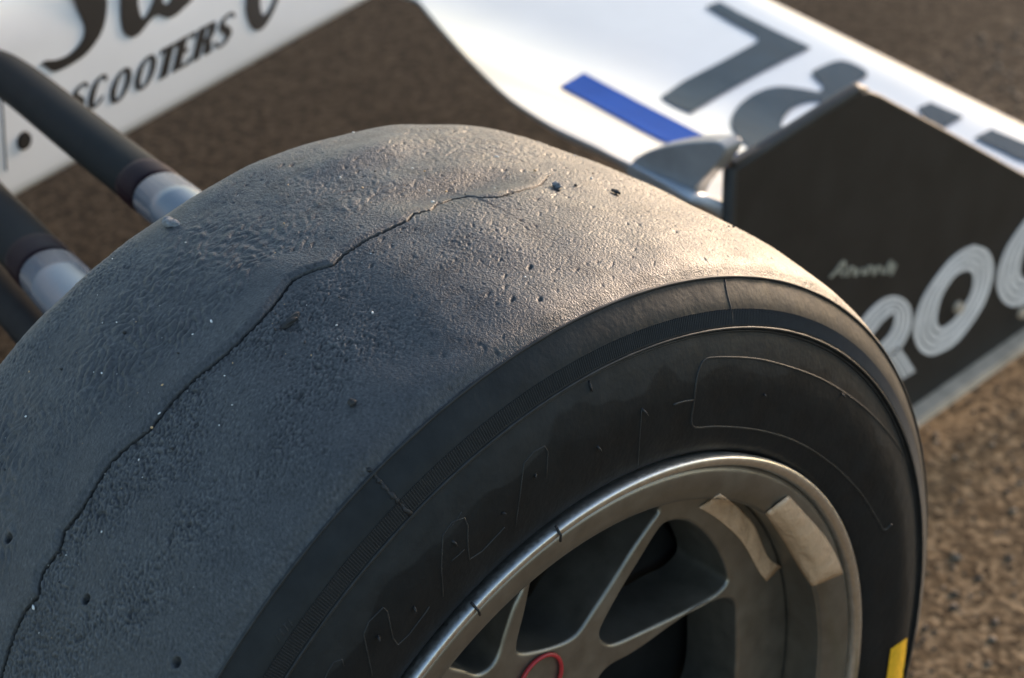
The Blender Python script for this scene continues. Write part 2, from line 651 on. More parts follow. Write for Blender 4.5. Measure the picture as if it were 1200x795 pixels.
def ringline(name, x, r, w, mat=None, n=520):
    th = np.linspace(0, 2*np.pi, n, endpoint=False)
    k = 6
    ph = np.linspace(0, 2*np.pi, k, endpoint=False)
    wob = 1+.25*perlin(th*30, th*0+x*900)
    V = np.empty((k, n, 3))
    for i, p_ in enumerate(ph):
        rr_ = r+w*wob*math.sin(p_)
        V[i, :, 0] = x+w*wob*math.cos(p_)
        V[i, :, 1] = -rr_*np.sin(th)
        V[i, :, 2] = ZC+rr_*np.cos(th)
    Fc = grid_faces(k, n, True)
    j = np.arange(n)
    j2 = (j+1) % n
    Fc = np.concatenate([Fc, np.stack([(k-1)*n+j, (k-1)*n+j2, j2, j], -1)])
    return link(name, np_mesh(name, V.reshape(-1, 3), Fc), mat or md.m, tyre)

ringline('parting_line', X1+.0002, R1+.0003, .0007)
ringline('sidewall_ridge', -.0061, .2389, .0006)
ringline('sidewall_ridge', -.0070, .2372, .00045)

def serration():
    pitch = .0011/.245
    th = np.arange(math.radians(-95), math.radians(85), pitch)
    n = len(th)
    ra, rb = .2462, .2402
    V = []
    for r_, hh in ((ra, 0), (rb, 0)):
        x = side_x(r_)
        for (dt, up) in ((-.42, -.0002), (0, .00055), (.42, -.0002)):
            t2 = th+dt*pitch
            V.append(np.stack([np.full(n, x+up), -r_*np.sin(t2), ZC+r_*np.cos(t2)], -1))
    V = np.stack(V, 1)
    fc = np.array([[0, 1, 4, 3], [1, 2, 5, 4], [0, 3, 5, 2]])
    Fc = fc[None]+6*np.arange(n)[:, None, None]
    o = link('serrated_band', np_mesh('serrated_band', V.reshape(-1, 3), Fc.reshape(-1, 4), False), mpit.m, tyre, 'stuff')
    return o
serration()

def on_wall(px, py, lift=.0001):
    th, x, r = hit_tyre(px, py)
    return tp(th, x+lift, r)

def mould(name, px, w=.00042, m=4, mat=None, lift=.0):
    P = np.array(px, float)
    if m > 1 and name != 'letter_outline':
        P = catmull(px, m)
    elif m > 1:
        k_ = np.linspace(0, len(P)-1, (len(P)-1)*3+1)
        P = np.stack([np.interp(k_, range(len(P)), P[:, i_]) for i_ in (0, 1)], 1)
    return link(name, tube(name, [on_wall(*q, lift) for q in P], w, 6), mat or md.m, tyre)

mould('panel_outline', [(1062, 540), (1043, 510), (1015, 480), (985, 457.5), (957, 442), (924, 430), (891, 421.5), (863, 419), (837, 419), (826, 421.5), (820, 430),
                        (816, 446), (813, 471), (810, 493), (815, 501), (835, 500), (863, 501), (891, 504.6), (924, 514), (952, 528), (979, 547.5), (1001, 569),
                        (1015, 587), (1028, 609), (1036, 621), (1045, 614)], .00048)
mould('letter_outline', [(604, 618), (610, 575), (614, 543), (625, 530), (638, 523), (642, 530), (640, 560)], .0003)
mould('letter_outline', [(519, 699), (517, 665), (519, 627.5), (529, 612.5), (544, 607), (548, 616), (548, 639), (550, 656), (565, 646), (587.5, 622), (591, 618)], .00034)
mould('letter_outline', [(436, 792), (430, 762.5), (426, 744), (432, 729), (449, 712), (454, 717.5), (460, 747.5), (466, 756), (479, 744), (499, 717.5), (503, 711)], .00034)
mould('letter_outline', [(380, 797), (384, 788), (391, 776), (401, 773), (403, 781)], .0003)
mould('letter_outline', [(529, 657.5), (537, 651), (544, 644)], .00025)
mould('letter_outline', [(526, 620), (533, 612), (541, 600)], .00022)
mould('mould_seam', [(752, 480), (750, 505), (748, 535), (746, 560)], .0003)
mould('mould_seam', [(849, 326), (852, 345), (857, 364), (859, 384)], .00042, mat=mpit.m)
mould('vent_spew', [(812, 469), (800, 471), (789, 474.5)], .00055)
# ragged cut across the shoulder strip
rg = np.random.default_rng(11)
cutp = catmull([(429, 548), (437, 555), (446, 566), (459, 580), (469, 591), (480, 602)], 5)
cutp = cutp+rg.normal(0, .9, cutp.shape)
link('shoulder_cut', tube('shoulder_cut', [on_wall(*q, .0) for q in cutp], list(rg.uniform(.0005, .0013, len(cutp))), 6), mpit.m, tyre)
for q in ((895, 462), (752, 479), (700, 523), (628, 556), (530, 634), (588, 602), (443, 745), (485, 711), (986, 461), (925, 333), (690, 447)):
    p0 = on_wall(*q, -.0003)
    ln = rg.uniform(.0012, .0026)
    dv = np.array([1, rg.normal(0, .5), rg.normal(-.4, .5)])
    link('vent_nub', tube('vent_nub', [p0, p0+dv*ln*.6, p0+dv*ln+np.array([0, 0, -.0006])], [.0006, .0005, .0003], 6), mpit.m, tyre)
# tiny raised code by the serrated strip
for (x_, y_) in ((325, 748), (330, 742), (335, 736), (340, 730)):
    mould('code_mark', [(x_-2.5, y_-5), (x_+1, y_+1), (x_+2.5, y_+4)], .00028, 2)
    mould('code_mark', [(x_-3.5, y_-3), (x_-.5, y_-5.5)], .00024, 1)

def wall_decal(name, px, mat, lift=.0006):
    bm = bmesh.new()
    n = 12
    a = np.array(px, float)      # four corners tl, tr, br, bl
    vs_ = []
    for i in range(n+1):
        l = a[0]+(a[3]-a[0])*i/n
        r_ = a[1]+(a[2]-a[1])*i/n
        vs_.append([bm.verts.new(on_wall(*(l+(r_-l)*k/5), lift)) for k in range(6)])
    for i in range(n):
        for k in range(5):
            bm.faces.new((vs_[i][k], vs_[i][k+1], vs_[i+1][k+1], vs_[i+1][k]))
    return link(name, bm_mesh(name, bm, True), mat, tyre)
wall_decal('yellow_mark', [(1043, 760), (1062, 747), (1053, 840), (1031, 840)], mye.m)

# --- wheel rim
RIMP = [(-.0125, .1800), (-.0055, .1775), (-.0032, .1758), (-.0026, .1735), (-.0036, .1670), (-.0060, .1612), (-.0080, .1598), (-.0105, .1593), (-.0270, .1605),
        (-.0330, .1612), (-.050, .156), (-.075, .150), (-.11, .148), (-.15, .150), (-.185, .158), (-.197, .172), (-.203, .1825), (-.206, .1815), (-.2, .166),
        (-.19, .153), (-.15, .145), (-.11, .143), (-.07, .145)]
_rp = catmull(RIMP, 4)
rim = link('wheel_rim', lathe('wheel_rim', _rp, 320), mr.m, car)
rim['label'] = 'dull bronze grey alloy wheel rim'
LIP = catmull([(-.0125, .1802), (-.0075, .1818), (-.0030, .1829), (-.0004, .1826), (.0004, .1816), (.0002, .1800), (-.0006, .1786), (-.0024, .1778), (-.0060, .1772)], 5)
link('rim_lip', lathe('rim_lip', LIP, 400), mp.m, rim)
for q in ((557, 712.5), (654, 624)):
    th, x, r = hit_tyre(*q)
    P = on_x(*q, .0)
    th = math.atan2(-P[1], P[2]-ZC)
    rad = np.array([0, -math.sin(th), math.cos(th)])
    link('lip_notch', tube('lip_notch', [rad*.1845+[-.001, 0, ZC], rad*.1808+[.0014, 0, ZC], rad*.1772+[.0006, 0, ZC]], .0006, 6), mpit.m, rim)

# spoke face: flat plate with cast windows
XD = -.030
def dsk(px, py):
    P = on_x(px, py, XD)
    return (P[1], P[2]-ZC)
W1 = [(527, 780), (545, 786), (560, 791), (575, 783), (585, 768), (592, 745), (603, 712), (615, 684), (606, 668), (560, 705), (520, 755)]
W2 = [(627, 672), (617, 715), (607, 757), (612, 766), (640, 761), (665, 752), (680, 740), (695, 718), (720, 680), (745, 640), (768, 607), (774, 599), (768, 590), (745, 588), (715, 596), (680, 618), (645, 648)]
W3 = [(793, 611), (779, 615), (769, 627), (750, 658), (728, 694), (708, 731), (704, 744), (709, 753), (721, 755), (753, 741), (801, 718), (835, 700), (851, 686), (854, 676), (847, 655), (832, 631), (813, 615), (801, 611)]
W4 = [(702, 797), (716, 781), (745, 765), (784, 737), (818, 714), (844, 704), (855, 703), (862, 708), (864, 726), (863, 795), (856, 830), (840, 855), (800, 850), (740, 830), (706, 812)]
def spoke_disc():
    """plate with cast windows; every window edge is rounded over by hand"""
    RB, DEP = .0020, .034
    bm = bmesh.new()
    es = []
    n = 160
    loops = []
    for w in (W1, W2, W3, W4):
        P = np.array([dsk(*q) for q in w])
        r_ = np.hypot(P[:, 0], P[:, 1])
        P = P*(np.minimum(r_, .149)/r_)[:, None]
        loops.append(catmull(np.vstack([P[-2:], P, P[:2]]), 4)[8:-8])
    c1_, c4_ = dsk(*np.mean(W1, 0)), dsk(*np.mean(W4, 0))
    a = math.degrees(math.atan2(c1_[1], c1_[0]))+42
    a4 = math.degrees(math.atan2(c4_[1], c4_[0]))
    gen = [(.088, -9), (.12, -13), (.145, -15), (.148, 0), (.145, 15), (.12, 13), (.088, 9), (.082, 0)]
    while a < a4+360-32:
        P = np.array([(r_*math.cos(math.radians(a+t)), r_*math.sin(math.radians(a+t))) for r_, t in gen])
        loops.append(catmull(np.vstack([P[-2:], P, P[:2]]), 4)[8:-8])
        a += 37
    def ring(P, x):
        return [bm.verts.new((x, q[0], ZC+q[1])) for q in P]
    def close(v):
        es.extend(bm.edges.new((v[i], v[(i+1) % len(v)])) for i in range(len(v)))
    def strip(a_, b_):
        for i in range(len(a_)):
            k = (i+1) % len(a_)
            bm.faces.new((a_[i], a_[k], b_[k], b_[i])).smooth = True
    rims = []
    circ = np.array([(.1604*math.cos(i*2*math.pi/n), .1604*math.sin(i*2*math.pi/n)) for i in range(n)])
    o0 = ring(circ, XD)
    close(o0)
    strip(o0, ring(circ, XD-DEP))
    for P in loops:
        # even spacing, outward normals
        Q = np.vstack([P, P[:1]])
        sl_ = np.concatenate([[0], np.cumsum(np.linalg.norm(np.diff(Q, axis=0), axis=1))])
        m = max(40, int(sl_[-1]/.0022))
        t = np.linspace(0, sl_[-1], m, endpoint=False)
        P = np.stack([np.interp(t, sl_, Q[:, 0]), np.interp(t, sl_, Q[:, 1])], 1)
        area = np.sum(P[:, 0]*np.roll(P[:, 1], -1)-np.roll(P[:, 0], -1)*P[:, 1])
        T = np.roll(P, -1, 0)-np.roll(P, 1, 0)
        T /= np.linalg.norm(T, axis=1)[:, None]
        N_ = np.stack([T[:, 1], -T[:, 0]], 1)*(1 if area > 0 else -1)
        for _ in range(2):
            N_ = (np.roll(N_, 1, 0)+N_+np.roll(N_, -1, 0))/3
        prev = None
        for k in range(6):
            ph_ = k/5*math.pi/2
            v = ring(P+N_*RB*(1-math.sin(ph_)), XD-RB*(1-math.cos(ph_)))
            if prev is None:
                close(v)
                rims.append(P+N_*RB)
            else:
                strip(prev, v)
            prev = v
        strip(prev, ring(P+N_*.0015, XD-DEP))
    # front face: constrained triangulation, window interiors dropped
    bm.verts.index_update()
    bm.verts.ensure_lookup_table()
    front = []
    seen = {}
    for e in es:
        for v in e.verts:
            if v not in seen:
                seen[v] = len(front)
                front.append(v)
    co = [Vector((v.co.y, v.co.z)) for v in front]
    res_ = delaunay_2d_cdt(co, [(seen[e.verts[0]], seen[e.verts[1]]) for e in es], [], 0, 1e-7)
    def inside(q, P):
        a_, b_ = P, np.roll(P, -1, 0)
        hit = ((a_[:, 1] > q[1]) != (b_[:, 1] > q[1])) & (q[0] < (b_[:, 0]-a_[:, 0])*(q[1]-a_[:, 1])/(b_[:, 1]-a_[:, 1]+1e-15)+a_[:, 0])
        return hit.sum() % 2 == 1
    for f in res_[2]:
        c_ = sum((res_[0][i] for i in f), Vector((0, 0)))/3
        if any(inside((c_.x, c_.y-ZC), P) for P in rims):
            continue
        vv = [front[res_[3][i][0]] for i in f if res_[3][i]]
        if len(vv) == 3:
            bm.faces.new(vv)
    return link('spoke_face', bm_mesh('spoke_face', bm), mr.m, rim)
spoke_disc()
link('hub_carrier', lathe('hub_carrier', [(-.070, .001), (-.070, .135), (-.075, .140), (-.12, .140), (-.125, .135), (-.125, .001)], 96), mdk.m, rim)
# red ringed stud recess
A, B, Cc = [np.array(dsk(*q)) for q in ((609.5, 796), (632, 769), (652.7, 796))]
def circum(a, b, c):
    d = 2*(a[0]*(b[1]-c[1])+b[0]*(c[1]-a[1])+c[0]*(a[1]-b[1]))
    s = [q @ q for q in (a, b, c)]
    return np.array([(s[0]*(b[1]-c[1])+s[1]*(c[1]-a[1])+s[2]*(a[1]-b[1]))/d, (s[0]*(c[0]-b[0])+s[1]*(a[0]-c[0])+s[2]*(b[0]-a[0]))/d])
cc = circum(A, B, Cc)
rc = float(np.linalg.norm(cc-A))
loopp = [(XD+.0012, cc[0]+rc*math.cos(t), ZC+cc[1]+rc*math.sin(t)) for t in np.linspace(0, 2*math.pi, 49)]
link('red_ring', tube('red_ring', loopp, .0010, 8, cap=False), mred.m, rim)

# tape over the balance weights
_bx = np.array([q for q in _rp if q[0] > -.0335 and q[1] < .1757])
_bx = _bx[np.argsort(_bx[:, 0])]
def on_rim(px, py, lift):
    d = ray(px, py)
    t = np.linspace(.7, 1.3, 9000)
    P = CAM+t[:, None]*d
    r_ = np.hypot(P[:, 1], P[:, 2]-ZC)
    hit = (P[:, 0] < 0) & ((P[:, 0] <= XD) | (r_ >= np.interp(P[:, 0], _bx[:, 0], _bx[:, 1])))
    i = int(np.argmax(hit))
    return P[i]-d/np.linalg.norm(d)*lift
def patch(name, left, right, bulge, n=18, m=18, fold=False):
    """strip between two traced edges; x runs from x_l to x_r across; rests on the casting with a raised middle"""
    Lc, Rc = catmull(left, 6), catmull(right, 6)
    def res(P, k):
        s = np.concatenate([[0], np.cumsum(np.linalg.norm(np.diff(P, axis=0), axis=1))])
        t = np.linspace(0, s[-1], k)
        return np.stack([np.interp(t, s, P[:, 0]), np.interp(t, s, P[:, 1])], 1)
    Lr, Rr = res(Lc, n), res(Rc, n)
    rg_ = np.random.default_rng(5)
    V = np.empty((n, m, 3))
    for i in range(n):
        for j in range(m):
            s = j/(m-1)
            q = Lr[i]*(1-s)+Rr[i]*s
            e = math.sin(math.pi*s)**.6*math.sin(math.pi*min(max((i+.6)/n, 0), 1))**.4
            if fold:
                e *= .12+.88*float(sstep(.22, .42, s+.05*math.sin(i*.9)))
                e += .35*math.exp(-((s-.12)/.06)**2)
            V[i, j] = on_rim(q[0], q[1], .0009+bulge*e+rg_.normal(0, .0001))
    me = np_mesh(name, V.reshape(-1, 3), grid_faces(n, m))
    o = link(name, me, mtape.m, rim)
    s_ = o.modifiers.new('solid', 'SOLIDIFY')
    s_.thickness = .0006
    s_.offset = 0
    return o
patch('tape_strip', [(819, 595), (835, 604), (853, 618), (871, 637), (889, 669), (898, 681)], [(844, 579), (864, 594), (883, 615), (895, 643), (902, 656), (915, 664)], .0009)
patch('tape_strip', [(897, 602), (909, 619), (924, 643), (939, 669), (952, 687)], [(924, 581), (942, 601), (966, 628), (980, 652), (988, 672)], .0040, fold=True)

# --- nose
NX0, NTAP = -.70, .24
NN = np.array([1, NTAP, 0])/math.hypot(1, NTAP)
def on_nose(px, py):
    return on_plane(px, py, (NX0, .155, .3), NN)
def nose():
    ys = np.linspace(-.55, 1.02, 30)
    XCn = -.93
    V = []
    for y in ys:
        w = max(.05, NX0-NTAP*(y-.155)-XCn)
        zb = .296+.04*(y-.155)
        zt = .52-.10*max(0, y)
        sec = []
        rb, rt = .016, min(.10, w*.8)
        for k in range(7):
            t = -math.pi/2+k/6*math.pi/2
            sec.append((w-rb+rb*math.cos(t), zb+rb+rb*math.sin(t)))
        for k in range(9):
            t = k/8*math.pi/2
            sec.append((w-rt+rt*math.cos(t), zt-rt+rt*math.sin(t)))
        sec += [(-a_, b_) for a_, b_ in sec[::-1]]
        V.append([(XCn+a_, y, b_) for a_, b_ in sec])
    V = np.array(V)
    nr, nc = V.shape[:2]
    me = np_mesh('nose', V.reshape(-1, 3), grid_faces(nr, nc, True))
    bm = bmesh.new()
    bm.from_mesh(me)
    bm.verts.ensure_lookup_table()
    bm.faces.new([bm.verts[i] for i in range(nc)])
    bm.faces.new([bm.verts[(nr-1)*nc+i] for i in range(nc)])
    me2 = bm_mesh('nose', bm, True)
    o = link('nose', me2, mwh.m, car)
    o['label'] = 'white nose cone with black script lettering'
    return o
nose_o = nose()
def nprint(px, holes=(), name='lettering', mat=None, sm=5):
    lp = [catmull(list(px)+[px[0]], sm)[:-1] if sm > 1 else np.array(px, float)] + [np.array(h_, float) for h_ in holes]
    return decal(name, lp, on_nose, mat or mblk.m, nose_o, nrm=NN, off=.0009)
# large script: bottoms of the letters
nprint([(47, 75), (54, 79), (62, 84), (74, 80), (85, 74), (98, 65), (108, 54), (116, 42), (121, 30), (124, 14), (124, -2), (118, -22), (104, -40), (84, -48), (60, -44),
        (62, -30), (74, -18), (84, -4), (91, 12), (98, 30), (97, 44), (90, 55), (80, 64), (66, 70), (54, 71)])
nprint([(143, -26), (141, 0), (141, 24), (145, 39), (154, 44), (162, 40), (169, 32), (176, 23), (184, 18), (191, 20), (197, 21), (205, 18), (214, 10), (224, 0), (232, -14), (236, -30),
        (214, -40), (206, -24), (202, -6), (196, 4), (190, 2), (192, -14), (198, -32), (186, -32), (182, -8), (177, 6), (170, 19), (165, 20), (161, 4), (162, -14), (166, -34)])
nprint([(290, -30), (287.5, 0), (288, 17), (294, 32), (302, 36), (311, 29), (319, 15), (325, 0), (331, -24), (327, -24), (320, 0), (313, 14), (307, 17), (304, 2), (306, -28)])
# small capitals
def glyph(ch_, ox, oy, ux=(21, -11), uy=(9, -39)):
    M = np.array([ux, uy]).T
    o_ = np.array([ox, oy])
    def put(P):
        return [tuple(o_+M @ np.array(q)) for q in P]
    def ell(cx, cy, a_, b_, n=22, s=0, e=2*math.pi):
        return [(cx+a_*math.cos(t), cy+b_*math.sin(t)) for t in np.linspace(s, e, n)]
    if ch_ == 'O':
        return [[put(ell(.5, .5, .55, .52)[:-1]), put(ell(.5, .5, .24, .42)[:-1])]]
    if ch_ == 'T':
        return [[put([(.28, 0), (.72, 0), (.72, .88), (1.0, .80), (1.0, 1), (0, 1), (0, .80), (.28, .88)])]]
    if ch_ == 'E':
        return [[put([(.05, 0), (1, 0), (1, .22), (.9, .22), (.85, .10), (.5, .10), (.5, .45), (.72, .45), (.72, .57), (.5, .57), (.5, .9), (.85, .9), (.9, .78), (1, .78), (1, 1), (.05, 1)])]]
    if ch_ == 'R':
        return [[put([(.0, 0), (.42, 0), (.42, .44), (.55, .44), (.62, .06), (.75, 0), (1.1, .02), (.95, .30), (.88, .48), (1.0, .62), (1.0, .84), (.85, 1), (.0, 1)]),
                 put([(.44, .55), (.60, .58), (.64, .74), (.60, .87), (.44, .9)])]]
    if ch_ == 'C':
        P = catmull([(.95, .74), (.86, .92), (.55, 1.0), (.2, .85), (.08, .5), (.2, .14), (.55, 0), (.88, .10), (.96, .28)], 5)
        Q = catmull([(.86, .28), (.62, .08), (.46, .2), (.42, .5), (.46, .82), (.62, .92), (.84, .74)], 5)
        return [[put(np.vstack([P, Q]))]]
    if ch_ == 'S':
        path = catmull([(.92, .78), (.66, .95), (.3, .88), (.26, .66), (.6, .46), (.8, .28), (.62, .06), (.28, .06), (.06, .26)], 5)
        wd = np.interp(np.linspace(0, 1, len(path)), [0, .2, .5, .8, 1], [.05, .09, .2, .09, .05])
        T = np.gradient(path, axis=0)
        T /= np.linalg.norm(T, axis=1)[:, None]
        N_ = np.stack([-T[:, 1], T[:, 0]], 1)*wd[:, None]*np.array([1, .55])
        return [[put(np.vstack([path+N_, (path-N_)[::-1]]))]]
for ch_, cx, cy in (('S', 91, 117), ('C', 113, 108), ('O', 141, 100), ('O', 170, 85), ('T', 195, 72), ('E', 215, 61), ('R', 239, 48), ('S', 263, 35)):
    for lps in glyph(ch_, cx-15, cy+25):
        decal('lettering', [np.array(l_) for l_ in lps], on_nose, mblk.m, nose_o, nrm=NN, off=.0009)
fx = on_nose(28, 165)
bm = bmesh.new()
bmesh.ops.create_cone(bm, cap_ends=True, segments=24, radius1=.0075, radius2=.006, depth=.003)
bmesh.ops.transform(bm, matrix=Matrix.Translation(Vector(fx)) @ Vector(NN).to_track_quat('Z', 'Y').to_matrix().to_4x4(), verts=bm.verts)
link('panel_fastener', bm_mesh('panel_fastener', bm), mdk.m, nose_o)
link('panel_joint', tube('panel_joint', [on_nose(-2, 90)+NN*.0002, on_nose(3, 130)+NN*.0002, on_nose(7, 200)+NN*.0002], .0006, 6), mdk.m, nose_o)

# --- front wing: ruled, steep flap to the rear, flatter main plane
def wh(y):
    return .205+.10*(min(.37, max(0, .82-y))/.345)**2 - .02*max(0, y-.82)
def on_wing(px, py, lift=0):
    d = ray(px, py)
    t = np.linspace(.9, 2.6, 3400)
    P = CAM+t[:, None]*d
    hh = .205+.10*(np.clip(.82-P[:, 1], 0, .37)/.345)**2-.02*np.maximum(0, P[:, 1]-.82)
    i = int(np.argmax(P[:, 2] <= hh+lift))
    return P[i]
te = np.array([on_wing(*q) for q in ((862, 266), (835, 251), (785, 218), (735, 190), (700, 172), (650, 149), (600, 117), (560, 80), (525, 42), (490, 0))])
le = np.array([on_wing(*q) for q in ((1200, 131), (1065, 65), (930, 0))])
kk = np.polyfit(le[:, 0], le[:, 1], 1)
te = te[np.argsort(te[:, 0])]
def front_wing():
    xs = np.linspace(-.346, -1.02, 44)
    n = 26
    V = []
    for x in xs:
        y0 = float(np.interp(x, te[:, 0], te[:, 1]))
        y1 = float(np.polyval(kk, x))
        y0 = min(y0, y1-.12)
        top, bot = [], []
        for k in range(n):
            s = .5-.5*math.cos(math.pi*k/(n-1))
            y = y0+(y1-y0)*s
            z = wh(y)
            th_ = .0005+.022*math.sqrt(max(0, 1-s))*s**.5*2 if s < 1 else 0
            lead = .012*max(0, (s-.9)/.1)**2
            top.append((x, y, z-lead))
            bot.append((x, y, z-lead-th_*min(1, (1-s)*20+.05)-.0008))
        V.append(top+bot[::-1])
    V = np.array(V)
    nr, nc = V.shape[:2]
    me = np_mesh('front_wing', V.reshape(-1, 3), grid_faces(nr, nc, True))
    bm = bmesh.new()
    bm.from_mesh(me)
    bm.verts.ensure_lookup_table()
    bm.faces.new([bm.verts[i] for i in range(nc)])
    bm.faces.new([bm.verts[(nr-1)*nc+i] for i in range(nc)])
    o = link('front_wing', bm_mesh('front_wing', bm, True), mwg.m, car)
    o['label'] = 'white front wing with grey characters and a blue stripe'
    return o
wing = front_wing()
def wprint(name, loops, mat, cuts=2):
    return decal(name, loops, lambda a_, b_: on_wing(a_, b_), mat, wing, nrm=(0, .1, 1), off=.0016, cuts=cuts, thick=.0004)
def c3(P):          # from an enlarged crop at (800, 0), three times
    return np.array([(800+q[0]/3, q[1]/3) for q in P])
wprint('lettering', [c3([(80, 30), (128, 10), (200, 50), (330, 115), (450, 172), (380, 205), (250, 272), (140, 335), (28, 402), (-30, 378), (-78, 348), (0, 292), (130, 225), (262, 152), (262, 132), (170, 82)])], mgry.m)
wprint('lettering', [catmull(c3([(250, 535), (195, 490), (168, 440), (190, 385), (250, 335), (330, 310), (420, 318), (478, 328), (492, 305), (455, 268), (470, 248), (560, 218), (650, 262), (600, 300), (585, 330), (530, 380), (440, 440), (340, 500), (250, 535)]), 4)[:-1],
                     catmull(c3([(350, 470), (350, 430), (385, 385), (440, 362), (500, 362), (520, 378), (440, 425), (350, 470)]), 4)[:-1]], mgry.m)
wprint('lettering', [c3([(826, 385), (870, 366), (985, 415), (940, 440), (880, 470)])], mgry.m)
wprint('lettering', [c3([(1025, 490), (1085, 460), (1290, 545), (1290, 600), (1170, 560)])], mgry.m)
wprint('blue_stripe', [np.array([(656, 103), (684, 87), (750, 122), (820, 158), (880, 190), (850, 196), (771, 165), (710, 132)], float)], mblu.m)
# bracket on the trailing edge
bo = catmull([(732, 201), (742, 188), (754, 180), (772, 173.5), (800, 168), (829, 166), (841, 167), (849, 174), (847, 183), (838, 195), (813, 223), (798, 250), (760, 232), (732, 201)], 4)[:-1]
BY = .452
bm = bmesh.new()
f1 = bm.faces.new([bm.verts.new(on_y(*q, BY)) for q in bo])
geo = bmesh.ops.extrude_face_region(bm, geom=[f1])
for g_ in geo['geom']:
    if isinstance(g_, bmesh.types.BMVert):
        g_.co.y += .018
ob = link('wing_bracket', bm_mesh('wing_bracket', bm), mbr.m, wing)
bv = ob.modifiers.new('bevel', 'BEVEL')
bv.width = .0014
bv.segments = 3
bv.limit_method = 'ANGLE'
bv.angle_limit = math.radians(60)

# --- endplate
XE = -.34
def on_end(px, py):
    return on_x(px, py, XE)
eo = [on_end(*q) for q in ((861, 191), (996, 114), (1008, 109), (1020, 107), (1032, 111), (1120, 158), (1200, 203))]
zb0, zb1 = on_end(1070, 478)[2], on_end(1200, 387)[2]
yb0, yb1 = on_end(1070, 478)[1], on_end(1200, 387)[1]
def zbot(y):
    return zb0+(zb1-zb0)*(y-yb0)/(yb1-yb0)
E_ = [(q[1], q[2]) for q in eo]+[(1.02, .118), (1.06, .09), (1.06, zbot(1.06)), (yb1, zbot(yb1)), (yb0, zbot(yb0)), (E0y := eo[0][1]+.004, zbot(.48))]
bm = bmesh.new()
f1 = bm.faces.new([bm.verts.new((XE, q[0], q[1])) for q in E_])
geo = bmesh.ops.extrude_face_region(bm, geom=[f1])
for g_ in geo['geom']:
    if isinstance(g_, bmesh.types.BMVert):
        g_.co.x -= .008
endp = link('endplate', bm_mesh('endplate', bm), mend.m, car)
endp['label'] = 'black wing endplate with silver striped letters'
bv = endp.modifiers.new('bevel', 'BEVEL')
bv.width = .0022
bv.segments = 3
bv.limit_method = 'ANGLE'
bv.angle_limit = math.radians(50)
msheen = Mat('edge_sheen', (.045, .045, .044), .5, spec=.25)  # paler bead added for the light caught by the plate's glossy edge
msheen.vary(40, .2)
tr_ = [(XE-.004, E0y, .2), (XE-.004, eo[0][1]+.0005, eo[0][2]-.006)]+[(XE-.004, q[1], q[2]) for q in eo[1:4]]
tl = [tr_[0]]+list(catmull(tr_[1:], 5))
link('edge_sheen', tube('edge_sheen', tl, [.0050]*(len(tl)-5)+[.0046, .0040, .0034, .0028, .0022], 10), msheen.m, endp)
sk = box_mesh('skid_strip', (XE-.004, .50, 0), (XE+.016, 1.05, .008), .002)
for v in sk.vertices:
    v.co.z += zbot(v.co.y)-.007
link('skid_strip', sk, mkic.m, endp)
def eprint(name, loops, mat=None):
    return decal(name, loops, on_end, mat or msil.m, endp, nrm=(1, 0, 0), off=.0009)
O1 = catmull([(1141, 287), (1156, 293), (1163, 310), (1160, 335), (1147, 365), (1123, 398), (1105, 411), (1088, 416), (1075, 407), (1070, 385), (1080, 350), (1105, 313), (1124, 295), (1141, 287)], 6)[:-1]
O2 = catmull([(1130, 317), (1137, 318), (1140, 326), (1138, 341), (1131, 356), (1122, 369), (1112, 379), (1103, 384), (1098, 380), (1097, 370), (1102, 349), (1112, 331), (1121, 321), (1130, 317)], 6)[:-1]
SB = [(0, .20), (.265, .465), (.53, .73), (.795, 1.0)]
for s0, s1 in SB:
    eprint('letter_stripe', [O1+(O2-O1)*s0, O1+(O2-O1)*s1])
sh = np.array([97.5, -57])
for s0, s1 in SB:
    a_, b_ = O1+(O2-O1)*s0+sh, O1+(O2-O1)*s1+sh
    k0, k1 = 12, len(a_)-4
    eprint('letter_stripe', [np.vstack([a_[k0:k1], b_[k0:k1][::-1]])])
rp = catmull([(985, 440), (998, 412), (1012, 388), (1028, 368), (1044, 357), (1056, 362), (1057, 380), (1049, 398), (1036, 412)], 6)
for w0, w1 in ((-10, -6), (-4.6, -.7), (.7, 4.6), (6, 10)):
    eprint('letter_stripe', [band(rp, w0, w1)])
rl = np.array([(1042, 411), (1050, 422), (1062, 441)], float)
for w0, w1 in ((-11, -6), (-4, 0), (2, 6)):
    eprint('letter_stripe', [band(rl, w0, w1)])
# small script line, too small to read
for path in ([(972, 325), (979, 318), (985, 309), (989, 307), (988, 316), (986, 324)], [(980, 319), (990, 317)], [(992, 324), (995, 315), (1000, 314), (1001, 323), (1006, 315), (1010, 314), (1011, 322)],
             [(1014, 322), (1018, 313), (1022, 314), (1023, 322), (1028, 313), (1032, 314), (1033, 321)], [(1036, 321), (1040, 312), (1044, 306), (1043, 315), (1043, 322), (1049, 309)]):
    P = catmull(path, 4)
    eprint('script_stroke', [band(P, -1.5, 1.5)], mscr.m)
for q in ((1122, 360), (1197, 366)):
    c_ = on_end(*q)
    bm = bmesh.new()
    bmesh.ops.create_cone(bm, cap_ends=True, segments=16, radius1=.0055, radius2=.0042, depth=.004)
    bmesh.ops.transform(bm, matrix=Matrix.Translation(Vector(c_)+Vector((.002, 0, 0))) @ Matrix.Rotation(math.pi/2, 4, 'Y'), verts=bm.verts)
    link('bolt', bm_mesh('bolt', bm), mkic.m, endp)

